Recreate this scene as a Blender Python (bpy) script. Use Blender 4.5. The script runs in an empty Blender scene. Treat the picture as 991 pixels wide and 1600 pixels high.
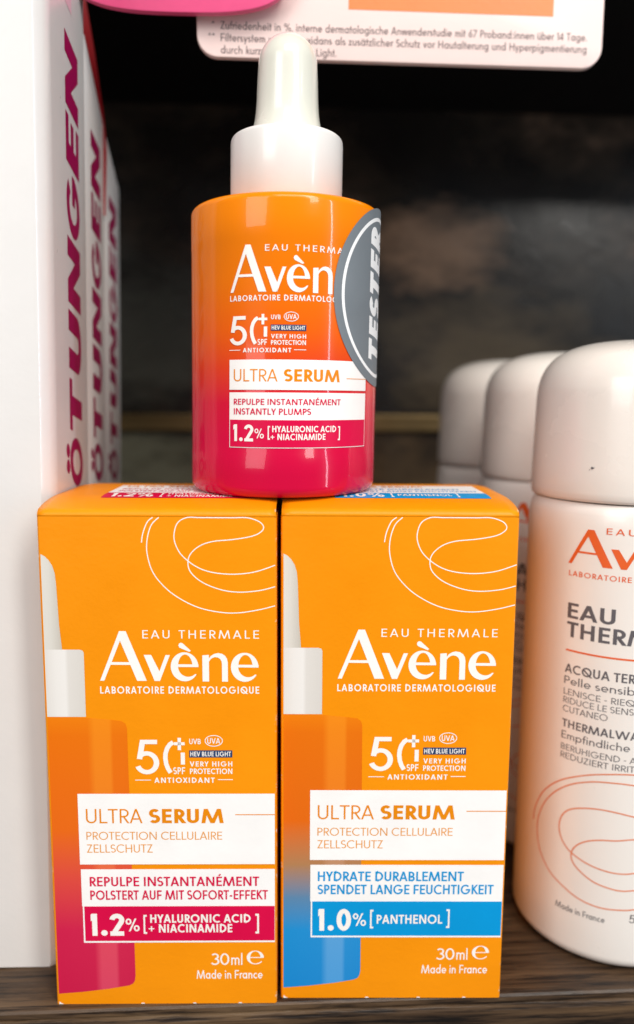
import bpy, bmesh, math, random
from math import sin, cos, pi, radians, sqrt, atan2
from mathutils import Matrix, Vector
from mathutils.geometry import delaunay_2d_cdt

random.seed(7)
MM = 0.001
S = bpy.context.scene
COL = S.collection

# ------------------------------------------------------------------ camera
PITCH, ROLL, EYE = 0.1389, 0.0063, 109.14
cam = bpy.data.cameras.new("camera")
cam.sensor_fit = 'VERTICAL'
cam.sensor_height = 24.0
cam.lens = 1250.16 / 1600 * 24.0
cam.clip_start, cam.clip_end = 0.005, 20.0
cam.dof.use_dof = True
cam.dof.focus_distance = 0.1375
cam.dof.aperture_fstop = 5.9
cam_ob = bpy.data.objects.new("camera", cam)
COL.objects.link(cam_ob)
_r = Vector((1, 0, 0)); _u = Vector((0, sin(PITCH), cos(PITCH))); _f = Vector((0, cos(PITCH), -sin(PITCH)))
_cr, _sr = cos(ROLL), sin(ROLL)
R_ = _r * _cr + _u * _sr; U_ = -_r * _sr + _u * _cr
cam_ob.matrix_world = Matrix(((R_.x, U_.x, -_f.x, 0), (R_.y, U_.y, -_f.y, 0), (R_.z, U_.z, -_f.z, EYE * MM), (0, 0, 0, 1)))
S.camera = cam_ob

# ------------------------------------------------------------------ light of the shop
W = bpy.data.worlds.new("World"); S.world = W; W.use_nodes = True
W.node_tree.nodes["Background"].inputs[0].default_value = (0.90, 0.95, 1.0, 1)
W.node_tree.nodes["Background"].inputs[1].default_value = 0.18

def area(name, loc, target, sx, sy, watts, color):
    l = bpy.data.lights.new(name, 'AREA'); l.shape = 'RECTANGLE'; l.size = sx; l.size_y = sy
    l.energy = watts; l.color = color
    o = bpy.data.objects.new(name, l); COL.objects.link(o)
    o.location = loc
    d = (Vector(target) - Vector(loc)).normalized()
    o.rotation_euler = d.to_track_quat('-Z', 'Y').to_euler()
    return o

TG = (0.0, 0.15, 0.09)
area("shop_light_key", (0.40, -0.42, 0.62), TG, 0.16, 0.55, 4.3, (1.0, 0.965, 0.91))
area("shop_light_tube", (0.53, -0.20, 0.20), (0.0, 0.15, 0.16), 0.022, 0.5, 0.9, (0.72, 0.85, 1.0))
area("shop_light_top", (0.14, -0.42, 0.85), TG, 0.6, 0.35, 5.2, (1.0, 0.97, 0.92))
area("fill_light_low", (-0.42, -0.50, 0.40), TG, 0.35, 0.5, 2.9, (1.0, 0.98, 0.96))  # added fill from the left front, not a lamp of the shop
S.view_settings.view_transform = 'Standard'
S.view_settings.look = 'None'
S.view_settings.exposure = 0.0
S.view_settings.gamma = 1.0
S.cycles.max_bounces = 8
S.cycles.diffuse_bounces = 4
S.cycles.use_denoising = True

# ------------------------------------------------------------------ materials
def srgb(r, g, b):
    f = lambda c: (c / 12.92 if c <= 0.04045 else ((c + 0.055) / 1.055) ** 2.4)
    return (f(r / 255), f(g / 255), f(b / 255), 1)

class NT:
    def __init__(s, name):
        s.m = bpy.data.materials.new(name); s.m.use_nodes = True
        s.t = s.m.node_tree; s.b = s.t.nodes["Principled BSDF"]
    def n(s, typ, **kw):
        o = s.t.nodes.new(typ)
        for k, v in kw.items():
            if k.startswith('i_'):
                key = k[2:]; key = int(key) if key.isdigit() else key.replace('_', ' ')
                o.inputs[key].default_value = v
            else: setattr(o, k, v)
        return o
    def l(s, a, b): s.t.links.new(a, b)
    def coord(s, out='Object', scale=(1, 1, 1), rot=(0, 0, 0)):
        tc = s.n('ShaderNodeTexCoord'); mp = s.n('ShaderNodeMapping')
        mp.inputs['Scale'].default_value = scale; mp.inputs['Rotation'].default_value = rot
        s.l(tc.outputs[out], mp.inputs[0]); return mp.outputs[0]
    def noise(s, vec, scale, detail=4, rough=0.55):
        o = s.n('ShaderNodeTexNoise'); o.inputs['Scale'].default_value = scale
        o.inputs['Detail'].default_value = detail; o.inputs['Roughness'].default_value = rough
        s.l(vec, o.inputs['Vector']); return o.outputs['Fac']
    def ramp(s, fac, stops, interp='LINEAR'):
        o = s.n('ShaderNodeValToRGB'); e = o.color_ramp.elements; o.color_ramp.interpolation = interp
        while len(e) < len(stops): e.new(0.5)
        for i, (p, c) in enumerate(stops):
            e[i].position = p; e[i].color = c if len(c) == 4 else (*c, 1)
        s.l(fac, o.inputs[0]); return o.outputs[0]
    def mix(s, fac, a, b, mode='MIX'):
        o = s.n('ShaderNodeMix'); o.data_type = 'RGBA'; o.blend_type = mode
        for sock, v in ((o.inputs[0], fac), (o.inputs[6], a), (o.inputs[7], b)):
            if hasattr(v, 'links') or hasattr(v, 'is_linked'): s.l(v, sock)
            else: sock.default_value = v
        return o.outputs[2]
    def math(s, op, a, b=0.0, clamp=False):
        o = s.n('ShaderNodeMath', operation=op); o.use_clamp = clamp
        for sock, v in ((o.inputs[0], a), (o.inputs[1], b)):
            if hasattr(v, 'is_linked'): s.l(v, sock)
            else: sock.default_value = v
        return o.outputs[0]
    def bump(s, h, strength, dist):
        o = s.n('ShaderNodeBump'); o.inputs['Strength'].default_value = strength; o.inputs['Distance'].default_value = dist
        s.l(h, o.inputs['Height']); s.l(o.outputs[0], s.b.inputs['Normal'])
    def set(s, **kw):
        for k, v in kw.items():
            k = k.replace('_', ' ')
            if hasattr(v, 'is_linked'): s.l(v, s.b.inputs[k])
            else: s.b.inputs[k].default_value = v
        return s

def printed(name, col, rough=0.38, spec=0.5, vary=0.05, coat=0.0, grain=0.0004):
    """ink or plain plastic/board: colour with slight mottling, slight roughness change, very fine grain"""
    m = NT(name); v = m.coord()
    n1 = m.noise(v, 90, 5); n2 = m.noise(v, 900, 2)
    dark = tuple(c * (1 - vary) for c in col[:3]) + (1,)
    light = tuple(min(1, c * (1 + vary * 0.6)) for c in col[:3]) + (1,)
    m.set(Base_Color=m.ramp(n1, [(0.3, dark), (0.7, light)]))
    m.set(Roughness=m.math('ADD', m.math('MULTIPLY', n1, 0.16), rough - 0.08))
    m.set(Specular_IOR_Level=spec, Coat_Weight=coat, Coat_Roughness=0.08)
    if grain: m.bump(n2, 0.25, grain * 0.25)
    return m.m

def gradient(name, axis_lo, axis_hi, stops, rough, coat=0.0, stripes=None, spec=0.5, bump=0.0):
    """ink gradient printed along the object's z; stripes: lighter bars printed along x"""
    m = NT(name); tc = m.coord()
    sp = m.n('ShaderNodeSeparateXYZ'); m.l(tc, sp.inputs[0])
    f = m.n('ShaderNodeMapRange'); f.inputs[1].default_value = axis_lo; f.inputs[2].default_value = axis_hi
    m.l(sp.outputs[2], f.inputs[0])
    c = m.ramp(f.outputs[0], stops)
    if stripes:
        g = m.n('ShaderNodeMapRange'); g.inputs[1].default_value = stripes[0]; g.inputs[2].default_value = stripes[1]
        m.l(sp.outputs[0], g.inputs[0])
        k = m.ramp(g.outputs[0], stripes[2])
        dots = m.noise(tc, 5200, 1)
        kk = m.mix(0.10, k, dots)
        sc_ = stripes[3]
        c = m.mix(kk, c, m.ramp(f.outputs[0], sc_) if isinstance(sc_, list) else sc_)
    m.set(Base_Color=c, Roughness=rough, Coat_Weight=coat, Coat_Roughness=0.05, Specular_IOR_Level=spec)
    if bump: m.bump(m.noise(m.coord(scale=(1, 1, .25)), 160, 2), 0.2, bump)
    return m.m

ORANGE = (0.90, 0.285, 0.001, 1)
WHITEINK = srgb(246, 240, 234)
MAGENTA = (0.68, 0.003, 0.06, 1)
BLUE = (0.002, 0.30, 0.66, 1)
M = {}
def carton_board():
    m = NT("orange_carton_board"); v = m.coord()
    n1 = m.noise(v, 60, 5); n2 = m.noise(v, 1400, 3); n3 = m.noise(v, 320, 4, 0.7)
    base = m.ramp(n1, [(0.3, (0.86, 0.268, 0.001, 1)), (0.7, (0.92, 0.292, 0.0015, 1))])
    # paper worn through at the folds: close to the upright edges and the top fold, times noise
    sp = m.n('ShaderNodeSeparateXYZ'); m.l(v, sp.inputs[0])
    dx = m.math('SUBTRACT', 0.02, m.math('ABSOLUTE', m.math('SUBTRACT', sp.outputs[0], 0.02)))
    edge = m.ramp(m.math('MULTIPLY', dx, 1000.0), [(0.05, (1, 1, 1, 1)), (0.42, (0, 0, 0, 1))])
    wear = m.math('MULTIPLY', edge, m.ramp(n3, [(0.58, (0, 0, 0, 1)), (0.66, (1, 1, 1, 1))]))
    m.set(Base_Color=m.mix(wear, base, (0.85, 0.72, 0.5, 1)))
    m.set(Roughness=m.math('ADD', m.math('MULTIPLY', n1, 0.2), 0.28), Specular_IOR_Level=0.22)
    m.bump(m.math('ADD', m.math('MULTIPLY', n2, 0.12), n1), 0.3, 0.0008)
    return m.m
M['board'] = carton_board()
M['ink'] = printed("white_ink", WHITEINK, 0.40, spec=0.18)
M['panel'] = printed("white_panel_ink", srgb(247, 243, 240), 0.36, spec=0.18)
M['orange_ink'] = printed("orange_ink", (0.80, 0.25, 0.002, 1), 0.4, spec=0.18)
M['thin_orange_ink'] = printed("light_orange_ink", (0.80, 0.33, 0.06, 1), 0.4, spec=0.18)
M['magenta'] = printed("magenta_ink", MAGENTA, 0.36, spec=0.18)
M['blue'] = printed("blue_ink", BLUE, 0.36, spec=0.18)
M['navy'] = printed("navy_ink", srgb(38, 62, 104), 0.38, spec=0.18)
M['gap'] = printed("raw_carton_gap", (0.10, 0.03, 0.004, 1), 0.8)
M['pic_bulb'] = gradient("picture_bulb_ink", 0, 1, [(0, srgb(222, 217, 208)), (1, srgb(222, 217, 208))], 0.4,
                         stripes=(0.0, 0.0036, [(0.0, (0, 0, 0, 1)), (0.45, (.15, .15, .15, 1)), (1.0, (.75, .75, .75, 1))], srgb(182, 172, 158)))
M['pic_collar'] = gradient("picture_collar_ink", 0, 1, [(0, srgb(236, 231, 226)), (1, srgb(236, 231, 226))], 0.4,
                           stripes=(0.0, 0.0073, [(0.0, (.5, .5, .5, 1)), (0.3, (0.1, .1, .1, 1)), (0.52, (0, 0, 0, 1)), (0.6, (.45, .45, .45, 1)), (1.0, (.65, .65, .65, 1))], srgb(200, 192, 182)))
_st = (0.0, 0.0145, [(0.0, (0, 0, 0, 1)), (0.50, (0.05, .05, .05, 1)), (0.58, (.75, .75, .75, 1)), (0.76, (.75, .75, .75, 1)), (0.80, (.10, .10, .10, 1)), (1.0, (.06, .06, .06, 1))])
M['pic_red'] = gradient("picture_bottle_red_ink", 0.002, 0.055,
    [(0.0, (0.56, 0.006, 0.055, 1)), (0.24, (0.60, 0.010, 0.065, 1)), (0.42, (0.70, 0.06, 0.045, 1)), (0.60, (0.78, 0.13, 0.006, 1)), (0.93, (0.78, 0.155, 0.002, 1)), (1.0, (0.82, 0.2, 0.002, 1))], 0.38, spec=0.18, stripes=_st + ([(0.0, (0.72, 0.075, 0.14, 1)), (0.3, (0.78, 0.09, 0.12, 1)), (0.6, (0.85, 0.23, 0.02, 1)), (1.0, (0.88, 0.27, 0.01, 1))],))
M['pic_blue'] = gradient("picture_bottle_blue_ink", 0.002, 0.055,
    [(0.0, (0.004, 0.22, 0.58, 1)), (0.22, (0.006, 0.25, 0.60, 1)), (0.34, (0.09, 0.22, 0.38, 1)), (0.46, (0.42, 0.20, 0.08, 1)), (0.62, (0.74, 0.13, 0.004, 1)), (0.93, (0.76, 0.15, 0.002, 1)), (1.0, (0.82, 0.2, 0.002, 1))], 0.38, spec=0.18, stripes=_st + ([(0.0, (0.10, 0.36, 0.70, 1)), (0.24, (0.14, 0.38, 0.68, 1)), (0.42, (0.45, 0.30, 0.20, 1)), (0.62, (0.85, 0.22, 0.02, 1)), (1.0, (0.88, 0.27, 0.01, 1))],))
M['bottle'] = gradient("bottle_lacquer", 0.0, 0.0505,
    [(0.0, (0.58, 0.002, 0.045, 1)), (0.20, (0.58, 0.0015, 0.044, 1)), (0.32, (0.62, 0.006, 0.036, 1)), (0.44, (0.74, 0.05, 0.012, 1)), (0.56, (0.84, 0.12, 0.003, 1)), (0.72, (0.89, 0.19, 0.001, 1)), (1.0, (0.92, 0.245, 0.001, 1))], 0.25, coat=0.4, bump=0.00006, spec=0.12)
M['collar'] = printed("white_plastic", (0.82, 0.80, 0.77, 1), 0.30, coat=0.35, vary=0.015, grain=0.0002)
M['rubber'] = printed("cream_rubber", (0.73, 0.72, 0.63, 1), 0.26, coat=0.45, vary=0.03)
M['sticker'] = printed("grey_sticker", srgb(116, 123, 129), 0.5, vary=0.08)
M['sticker_teal'] = printed("grey_green_sticker", srgb(118, 150, 144), 0.45, vary=0.05)
M['sticker_white'] = printed("sticker_white", srgb(244, 244, 244), 0.4)
M['can'] = printed("white_can_lacquer", (0.86, 0.80, 0.745, 1), 0.30, coat=0.25, vary=0.012, grain=0.0002)
M['cap'] = printed("white_cap_plastic", (0.86, 0.785, 0.715, 1), 0.26, coat=0.4, vary=0.015, grain=0.0002)
M['can_orange'] = printed("can_orange_ink", (0.78, 0.115, 0.015, 1), 0.4)
M['can_line'] = printed("can_line_ink", (0.75, 0.22, 0.10, 1), 0.4)
M['can_grey'] = printed("can_grey_ink", srgb(96, 92, 96), 0.4)
M['white_board'] = printed("white_carton_board", (0.755, 0.73, 0.71, 1), 0.30, coat=0.3, vary=0.02)
M['carton_letter'] = printed("crimson_ink", (0.36, 0.002, 0.085, 1), 0.4)
M['pink_ink'] = printed("pale_pink_ink", srgb(238, 196, 208), 0.4)
M['red_card'] = printed("dark_red_card", (0.28, 0.003, 0.008, 1), 0.35)
M['sign'] = printed("pale_pink_sign_board", (0.88, 0.69, 0.645, 1), 0.42, vary=0.02)
M['sign_orange'] = printed("sign_orange_ink", (0.76, 0.215, 0.05, 1), 0.42)
M['sign_grey'] = printed("sign_grey_ink", srgb(98, 78, 78), 0.5)
M['plate'] = printed("pink_plate", (0.80, 0.09, 0.24, 1), 0.35, vary=0.08)
M['plate_pale'] = printed("pale_plate_ink", (0.85, 0.5, 0.6, 1), 0.4)

def wood():
    m = NT("dark_oak"); v = m.coord(scale=(14, 230, 230)); v2 = m.coord(scale=(50, 900, 900)); v3 = m.coord(scale=(40, 60, 60))
    a = m.noise(v, 1.0, 6, 0.62); b = m.noise(v2, 1.0, 4, 0.7); c = m.noise(v3, 1.0, 4, 0.6)
    col = m.ramp(a, [(0.30, (0.014, 0.008, 0.005, 1)), (0.46, (0.050, 0.027, 0.013, 1)), (0.60, (0.105, 0.060, 0.029, 1)), (0.78, (0.19, 0.118, 0.060, 1))])
    pores = m.ramp(b, [(0.38, (0.16, 0.13, 0.11, 1)), (0.52, (1, 1, 1, 1))])
    col = m.mix(1.0, col, pores, 'MULTIPLY')
    scuff = m.ramp(m.math('MULTIPLY', b, c), [(0.36, (0, 0, 0, 1)), (0.46, (.55, .55, .55, 1))])
    col = m.mix(scuff, col, (0.26, 0.215, 0.16, 1))
    m.set(Base_Color=col, Roughness=m.math('ADD', m.math('MULTIPLY', c, 0.25), 0.33), Specular_IOR_Level=0.4)
    m.bump(m.math('ADD', m.math('MULTIPLY', a, 0.6), b), 0.55, 0.00035)
    return m.m
M['wood'] = wood()

def stone():
    m = NT("dark_panel_painted_reflections"); v = m.coord(); v2 = m.coord(scale=(1, 1, 1.6), rot=(0, 0.5, 0))
    a = m.noise(v2, 14, 5, 0.6); b = m.noise(v, 60, 5, 0.65); c = m.noise(v2, 9, 3, 0.5)
    col = m.ramp(a, [(0.40, (0.008, 0.0065, 0.006, 1)), (0.52, (0.015, 0.011, 0.009, 1)), (0.62, (0.05, 0.034, 0.023, 1)), (0.74, (0.24, 0.15, 0.10, 1))])
    col = m.mix(m.ramp(b, [(0.42, (0, 0, 0, 1)), (0.70, (.5, .5, .5, 1))]), col, (0.024, 0.020, 0.014, 1))
    e4 = m.noise(m.coord(scale=(1, 1, 2.2), rot=(0, 0.6, 0)), 34, 6, 0.7)
    # soft warm reflections of the glossy panel, painted in as colour patches (position along the panel, height, size in m, colour)
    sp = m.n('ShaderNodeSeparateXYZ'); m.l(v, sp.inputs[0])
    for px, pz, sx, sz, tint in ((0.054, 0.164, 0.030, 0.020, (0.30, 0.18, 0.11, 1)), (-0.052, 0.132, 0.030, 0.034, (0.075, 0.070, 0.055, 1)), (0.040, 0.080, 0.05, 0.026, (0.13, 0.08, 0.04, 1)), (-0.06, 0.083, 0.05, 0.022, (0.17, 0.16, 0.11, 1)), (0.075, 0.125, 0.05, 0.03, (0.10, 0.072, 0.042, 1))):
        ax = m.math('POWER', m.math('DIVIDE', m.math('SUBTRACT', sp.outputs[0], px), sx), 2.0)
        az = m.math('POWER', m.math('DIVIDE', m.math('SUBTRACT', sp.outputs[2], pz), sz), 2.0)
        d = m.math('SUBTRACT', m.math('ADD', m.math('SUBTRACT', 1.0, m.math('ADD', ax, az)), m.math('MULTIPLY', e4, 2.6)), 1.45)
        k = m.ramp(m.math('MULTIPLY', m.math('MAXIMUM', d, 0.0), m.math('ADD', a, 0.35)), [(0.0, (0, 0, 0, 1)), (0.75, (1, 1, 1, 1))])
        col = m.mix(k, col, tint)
    m.set(Base_Color=col, Roughness=m.math('ADD', m.math('MULTIPLY', c, 0.3), 0.12), Specular_IOR_Level=0.5)
    m.bump(b, 0.2, 0.0008)
    return m.m
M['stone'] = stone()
M['black'] = printed("black_laminate", (0.006, 0.005, 0.005, 1), 0.6, spec=0.15)
def gold():
    m = NT("worn_brass"); a = m.noise(m.coord(scale=(20, 200, 200)), 1, 5)
    m.set(Base_Color=m.ramp(a, [(0.3, (0.10, 0.065, 0.025, 1)), (0.7, (0.33, 0.22, 0.095, 1))]), Metallic=0.75, Roughness=0.36)
    return m.m
M['brass'] = gold()

# ------------------------------------------------------------------ object helpers
def tag(o, label=None, cat=None, group=None, kind=None):
    for k, v in (('label', label), ('category', cat), ('group', group), ('kind', kind)):
        if v: o[k] = v
    return o
def empty(name, loc, rz=0.0, rot=None):
    o = bpy.data.objects.new(name, None); COL.objects.link(o)
    o.empty_display_size = 0.01
    o.location = [c * MM for c in loc]; o.rotation_euler = rot or (0, 0, rz)
    return o
def link(name, bm, mats, parent=None, smooth=False):
    me = bpy.data.meshes.new(name); bm.to_mesh(me); bm.free()
    for m in (mats if isinstance(mats, (list, tuple)) else [mats]): me.materials.append(M[m])
    if smooth:
        for p in me.polygons: p.use_smooth = True
    o = bpy.data.objects.new(name, me); COL.objects.link(o)
    if parent: o.parent = parent
    return o
def auto_smooth(o, ang=35):
    me = o.data; bm = bmesh.new(); bm.from_mesh(me)
    for e in bm.edges:
        e.smooth = not (len(e.link_faces) == 2 and e.calc_face_angle(0) > radians(ang))
    for f in bm.faces: f.smooth = True
    bm.to_mesh(me); bm.free()
def copy_tree(o, parent=None):
    c = o.copy(); COL.objects.link(c)
    if parent: c.parent = parent
    for ch in list(o.children): copy_tree(ch, c)
    return c
def box_bm(x0, x1, y0, y1, z0, z1, bev=0.0, seg=3, edges=None):
    bm = bmesh.new()
    bmesh.ops.create_cube(bm, size=1)
    for v in bm.verts:
        v.co = Vector(((x0 + x1) / 2 + v.co.x * (x1 - x0), (y0 + y1) / 2 + v.co.y * (y1 - y0), (z0 + z1) / 2 + v.co.z * (z1 - z0))) * MM
    if bev:
        es = [e for e in bm.edges if edges is None or edges(e)]
        bmesh.ops.bevel(bm, geom=es, offset=bev * MM, segments=seg, profile=0.5, affect='EDGES')
    return bm
def lathe_bm(profile, seg=192, lean=0.0):
    """profile: list of (r, z) in mm from bottom to top; r = 0 closes the end"""
    bm = bmesh.new(); rings = []
    for r, z in profile:
        if r <= 1e-6: rings.append([bm.verts.new((lean * z * MM, 0, z * MM))])
        else: rings.append([bm.verts.new(((r * sin(2 * pi * i / seg) + lean * z) * MM, -r * cos(2 * pi * i / seg) * MM, z * MM)) for i in range(seg)])
    for a, b in zip(rings, rings[1:]):
        for i in range(seg):
            j = (i + 1) % seg
            if len(a) == 1: bm.faces.new((a[0], b[i], b[j])) if len(b) > 1 else None
            elif len(b) == 1: bm.faces.new((a[i], a[j], b[0]))
            else: bm.faces.new((a[i], a[j], b[j], b[i]))
    bmesh.ops.recalc_face_normals(bm, faces=bm.faces)
    return bm
def arcpts(cx, cy, rx, ry, a0, a1, n=14):
    return [(cx + rx * cos(radians(a0 + (a1 - a0) * i / n)), cy + ry * sin(radians(a0 + (a1 - a0) * i / n))) for i in range(n + 1)]
def spline(pts, n=8):
    out = []
    for i in range(len(pts) - 1):
        p0 = pts[max(i - 1, 0)]; p1 = pts[i]; p2 = pts[i + 1]; p3 = pts[min(i + 2, len(pts) - 1)]
        for k in range(n):
            t = k / n
            out.append(tuple(0.5 * (2 * p1[d] + (p2[d] - p0[d]) * t + (2 * p0[d] - 5 * p1[d] + 4 * p2[d] - p3[d]) * t * t + (3 * p1[d] - p0[d] - 3 * p2[d] + p3[d]) * t ** 3) for d in (0, 1)))
    out.append(tuple(pts[-1]))
    return out

# ------------------------------------------------------------------ lettering: a drawn geometric sans (strokes -> outlines)
def ribbon(pts, w, closed=False, ext=0.0):
    n = len(pts); ws = w if isinstance(w, (list, tuple)) else [w] * n
    pts = [Vector(p) for p in pts]
    if ext and not closed:
        d = (pts[0] - pts[1]).normalized(); pts[0] = pts[0] + d * ext
        d = (pts[-1] - pts[-2]).normalized(); pts[-1] = pts[-1] + d * ext
    L, Rr = [], []
    for i in range(n):
        a = pts[(i - 1) % n] if (i > 0 or closed) else None
        b = pts[(i + 1) % n] if (i < n - 1 or closed) else None
        d1 = (pts[i] - a).normalized() if a is not None else None
        d2 = (b - pts[i]).normalized() if b is not None else None
        d1 = d1 or d2; d2 = d2 or d1
        n1 = Vector((-d1.y, d1.x)); n2 = Vector((-d2.y, d2.x))
        m = n1 + n2
        m = m.normalized() if m.length > 1e-6 else n1
        k = min(1.0 / max(m.dot(n1), 0.3), 2.2)
        off = m * (ws[i] / 2 * k)
        L.append(pts[i] + off); Rr.append(pts[i] - off)
    q = []
    for i in range(n if closed else n - 1):
        j = (i + 1) % n
        q.append([tuple(L[i]), tuple(Rr[i]), tuple(Rr[j]), tuple(L[j])])
    return q
def clip(poly, x0, x1, y0, y1):
    def cut(P, ax, val, keep_less):
        out = []
        for i in range(len(P)):
            a, b = P[i - 1], P[i]
            ia = (a[ax] <= val) if keep_less else (a[ax] >= val)
            ib = (b[ax] <= val) if keep_less else (b[ax] >= val)
            if ia != ib:
                t = (val - a[ax]) / (b[ax] - a[ax]); out.append((a[0] + (b[0] - a[0]) * t, a[1] + (b[1] - a[1]) * t))
            if ib: out.append(b)
        return out
    P = list(poly)
    for ax, val, kl in ((0, x0, False), (0, x1, True), (1, y0, False), (1, y1, True)):
        if not P: return []
        P = cut(P, ax, val, kl)
    return P
XH = 0.66
def glyph(ch, w):
    """returns (advance width without side bearings, polygons, left bearing, right bearing); cap height 1"""
    h = w / 2; T = 1 - h; Q = []
    st, rd, dg = 0.09, 0.055, 0.012
    def S_(x, y0=0.0, y1=1.0): Q.extend(ribbon([(x, y0), (x, y1)], w))
    def H_(x0, x1, y): Q.extend(ribbon([(x0, y), (x1, y)], w))
    def C_(pts, closed=False, ww=None): Q.extend(ribbon(pts, ww or w, closed))
    def D_(p, q, x0=-1, x1=9, y0=0.0, y1=1.0):
        for r in ribbon([p, q], w, ext=0.6):
            r = clip(r, x0, x1, y0, y1)
            if len(r) > 2: Q.append(r)
    def dots(c, y):
        for dx in c: Q.append(arcpts(dx, y, w * .62, w * .62, 0, 330, 11))
    acc = None
    if ch in 'ÉÖÄÜäöüéè':
        acc = ch; base = {'É': 'E', 'Ö': 'O', 'Ä': 'A', 'Ü': 'U', 'ä': 'a', 'ö': 'o', 'ü': 'u', 'é': 'e', 'è': 'e'}[ch]
        a, P, lb, rb = glyph(base, w); Q = list(P); top = 1.0 if base.isupper() else XH
        if ch in 'Éé': Q.extend(ribbon([(a * .42, top + .09), (a * .42 + .16, top + .26)], w * .9))
        elif ch == 'è': Q.extend(ribbon([(a * .5 - .14, top + .26), (a * .5 + .04, top + .09)], w * .9))
        else: dots((a / 2 - .15, a / 2 + .15), top + .17)
        return a, Q, lb, rb
    if ch == 'I': S_(h); return w, Q, st, st
    if ch == 'L': S_(h); H_(0, .46, h); return .46, Q, st, .02
    if ch in 'EF':
        S_(h); H_(0, .50, T); H_(0, .47, .51 if ch == 'E' else .47)
        if ch == 'E': H_(0, .50, h)
        return .50, Q, st, .04
    if ch == 'T': H_(0, .58, T); S_(.29); return .58, Q, .02, .02
    if ch == 'H': S_(h); S_(.66 - h); H_(0, .66, .52); return .66, Q, st, st
    if ch == 'U':
        r = .31 - h; C_([(h, 1)] + arcpts(.31, h + r, r, r, 180, 360) + [(.62 - h, 1)]); return .62, Q, .08, .08
    if ch in 'OQ':
        C_(arcpts(.47, .5, .47 - h, .5 - h + .012, 0, 360, 36)[:-1], True)
        if ch == 'Q': D_((.58, .30), (.90, -.02), y0=-.03)
        return .94, Q, rd, rd
    if ch in 'CG':
        if ch == 'C': C_(arcpts(.47, .5, .47 - h, .5 - h + .012, 48, 312, 26)); return .80, Q, rd, .03
        C_(arcpts(.47, .5, .47 - h, .5 - h + .012, 45, 360, 30)); H_(.50, .94, .47); return .94, Q, rd, .06
    if ch == 'D':
        r = .5 - h; C_([(h, h), (.22, h)] + arcpts(.22, .5, .72 - .22 - h, r, -90, 90, 18) + [(.22, T), (h, T)]); S_(h); return .72, Q, st, rd
    if ch in 'PRB':
        top, mid = T, .46; r = (top - mid) / 2; bx = .53
        C_([(h, mid), (bx - h - r, mid)] + arcpts(bx - h - r, mid + r, r, r, -90, 90) + [(h, top)]); S_(h)
        if ch == 'R': D_((.22, .47), (.50, 0), y0=0, y1=.47); return .55, Q, st, .015
        if ch == 'B':
            r2 = (mid - h) / 2; bx2 = .57
            C_([(h, h), (bx2 - h - r2, h)] + arcpts(bx2 - h - r2, h + r2, r2, r2, -90, 90) + [(h, mid)]); return .57, Q, st, .05
        return bx, Q, st, .03
    if ch == 'S':
        r = (1 - w) / 4; rx = .245 - h * .55; cx = .25
        up = arcpts(cx, T - r, rx * .93, r + .004, 35, 270, 16); lo = arcpts(cx, h + r, rx, r, 90, -145, 16)
        C_(up + lo[1:]); return .50, Q, .045, .045
    if ch == 'A':
        Wd = .72 + .35 * w; s = w * 1.06; D_((s / 2, 0), (Wd / 2, 1 + .0 * w)); D_((Wd - s / 2, 0), (Wd / 2, 1)); H_(Wd * .2, Wd * .8, .30); return Wd, Q, dg, dg
    if ch == 'V':
        Wd = .68 + .35 * w; s = w * 1.06; D_((s / 2, 1), (Wd / 2, 0)); D_((Wd - s / 2, 1), (Wd / 2, 0)); return Wd, Q, dg, dg
    if ch == 'W':
        a = .30; s = w * 1.03; x0 = s / 2; xs = [x0, x0 + a, x0 + 2 * a, x0 + 3 * a, x0 + 4 * a]
        for i in range(4): D_((xs[i], 1 - i % 2), (xs[i + 1], i % 2))
        return xs[-1] + s / 2, Q, dg, dg
    if ch == 'M':
        s = w * 1.02; b = .13; m = .44 + .15 * w; Wd = 2 * m + s
        c = Wd / 2; D_((s / 2, 0), (b + s / 2, 1)); D_((Wd - s / 2, 0), (Wd - b - s / 2, 1)); D_((b + s / 2, 1), (c, .0)); D_((Wd - b - s / 2, 1), (c, .0)); return Wd, Q, .04, .04
    if ch == 'N':
        Wd = .74; S_(h); S_(Wd - h); D_((h * 1.2, 1), (Wd - h * 1.2, 0), 0, Wd); return Wd, Q, st, st
    if ch == 'K': S_(h); D_((.02, .36), (.50, 1), x0=h); D_((.16, .60), (.56, 0), x0=w * .8, y1=.62); return .60, Q, st, .0
    if ch == 'X': D_((.06, 0), (.56, 1)); D_((.56, 0), (.06, 1)); return .62, Q, dg, dg
    if ch == 'Y': D_((.06, 1), (.31, .44), y0=.40); D_((.56, 1), (.31, .44), y0=.40); S_(.31, 0, .46); return .62, Q, dg, dg
    if ch == 'Z': H_(.02, .55, T); H_(0, .56, h); D_((w * .7, h), (.54 - w * .6, T), y0=h, y1=T); return .56, Q, .04, .04
    if ch == 'J': C_([(.36 - h, 1)] + arcpts(.18, h + .15, .18 - h, .15, 0, -150, 10)); return .36, Q, .02, st
    if ch == '0': C_(arcpts(.30, .5, .30 - h, .5 - h, 0, 360, 30)[:-1], True); return .60, Q, .05, .05
    if ch == '1': S_(.25 - h); D_((.0, .80), (.25 - h, .97), x0=0, x1=.25 - h); return .25, Q, .06, .08
    if ch == '2':
        r = .25 - h * .6; C_(arcpts(.27, T - r, r, r, 175, -32, 14) + [(h * 1.3, h)]); H_(.0, .54, h); return .54, Q, .04, .04
    if ch == '3':
        r1 = (T - .53) / 2; r2 = (.53 - h) / 2
        C_(arcpts(.26, .53 + r1, r1 * .95, r1, 150, -90, 14)); C_(arcpts(.25, h + r2, r2 * 1.02, r2, 90, -150, 14)); return .51, Q, .04, .04
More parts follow.
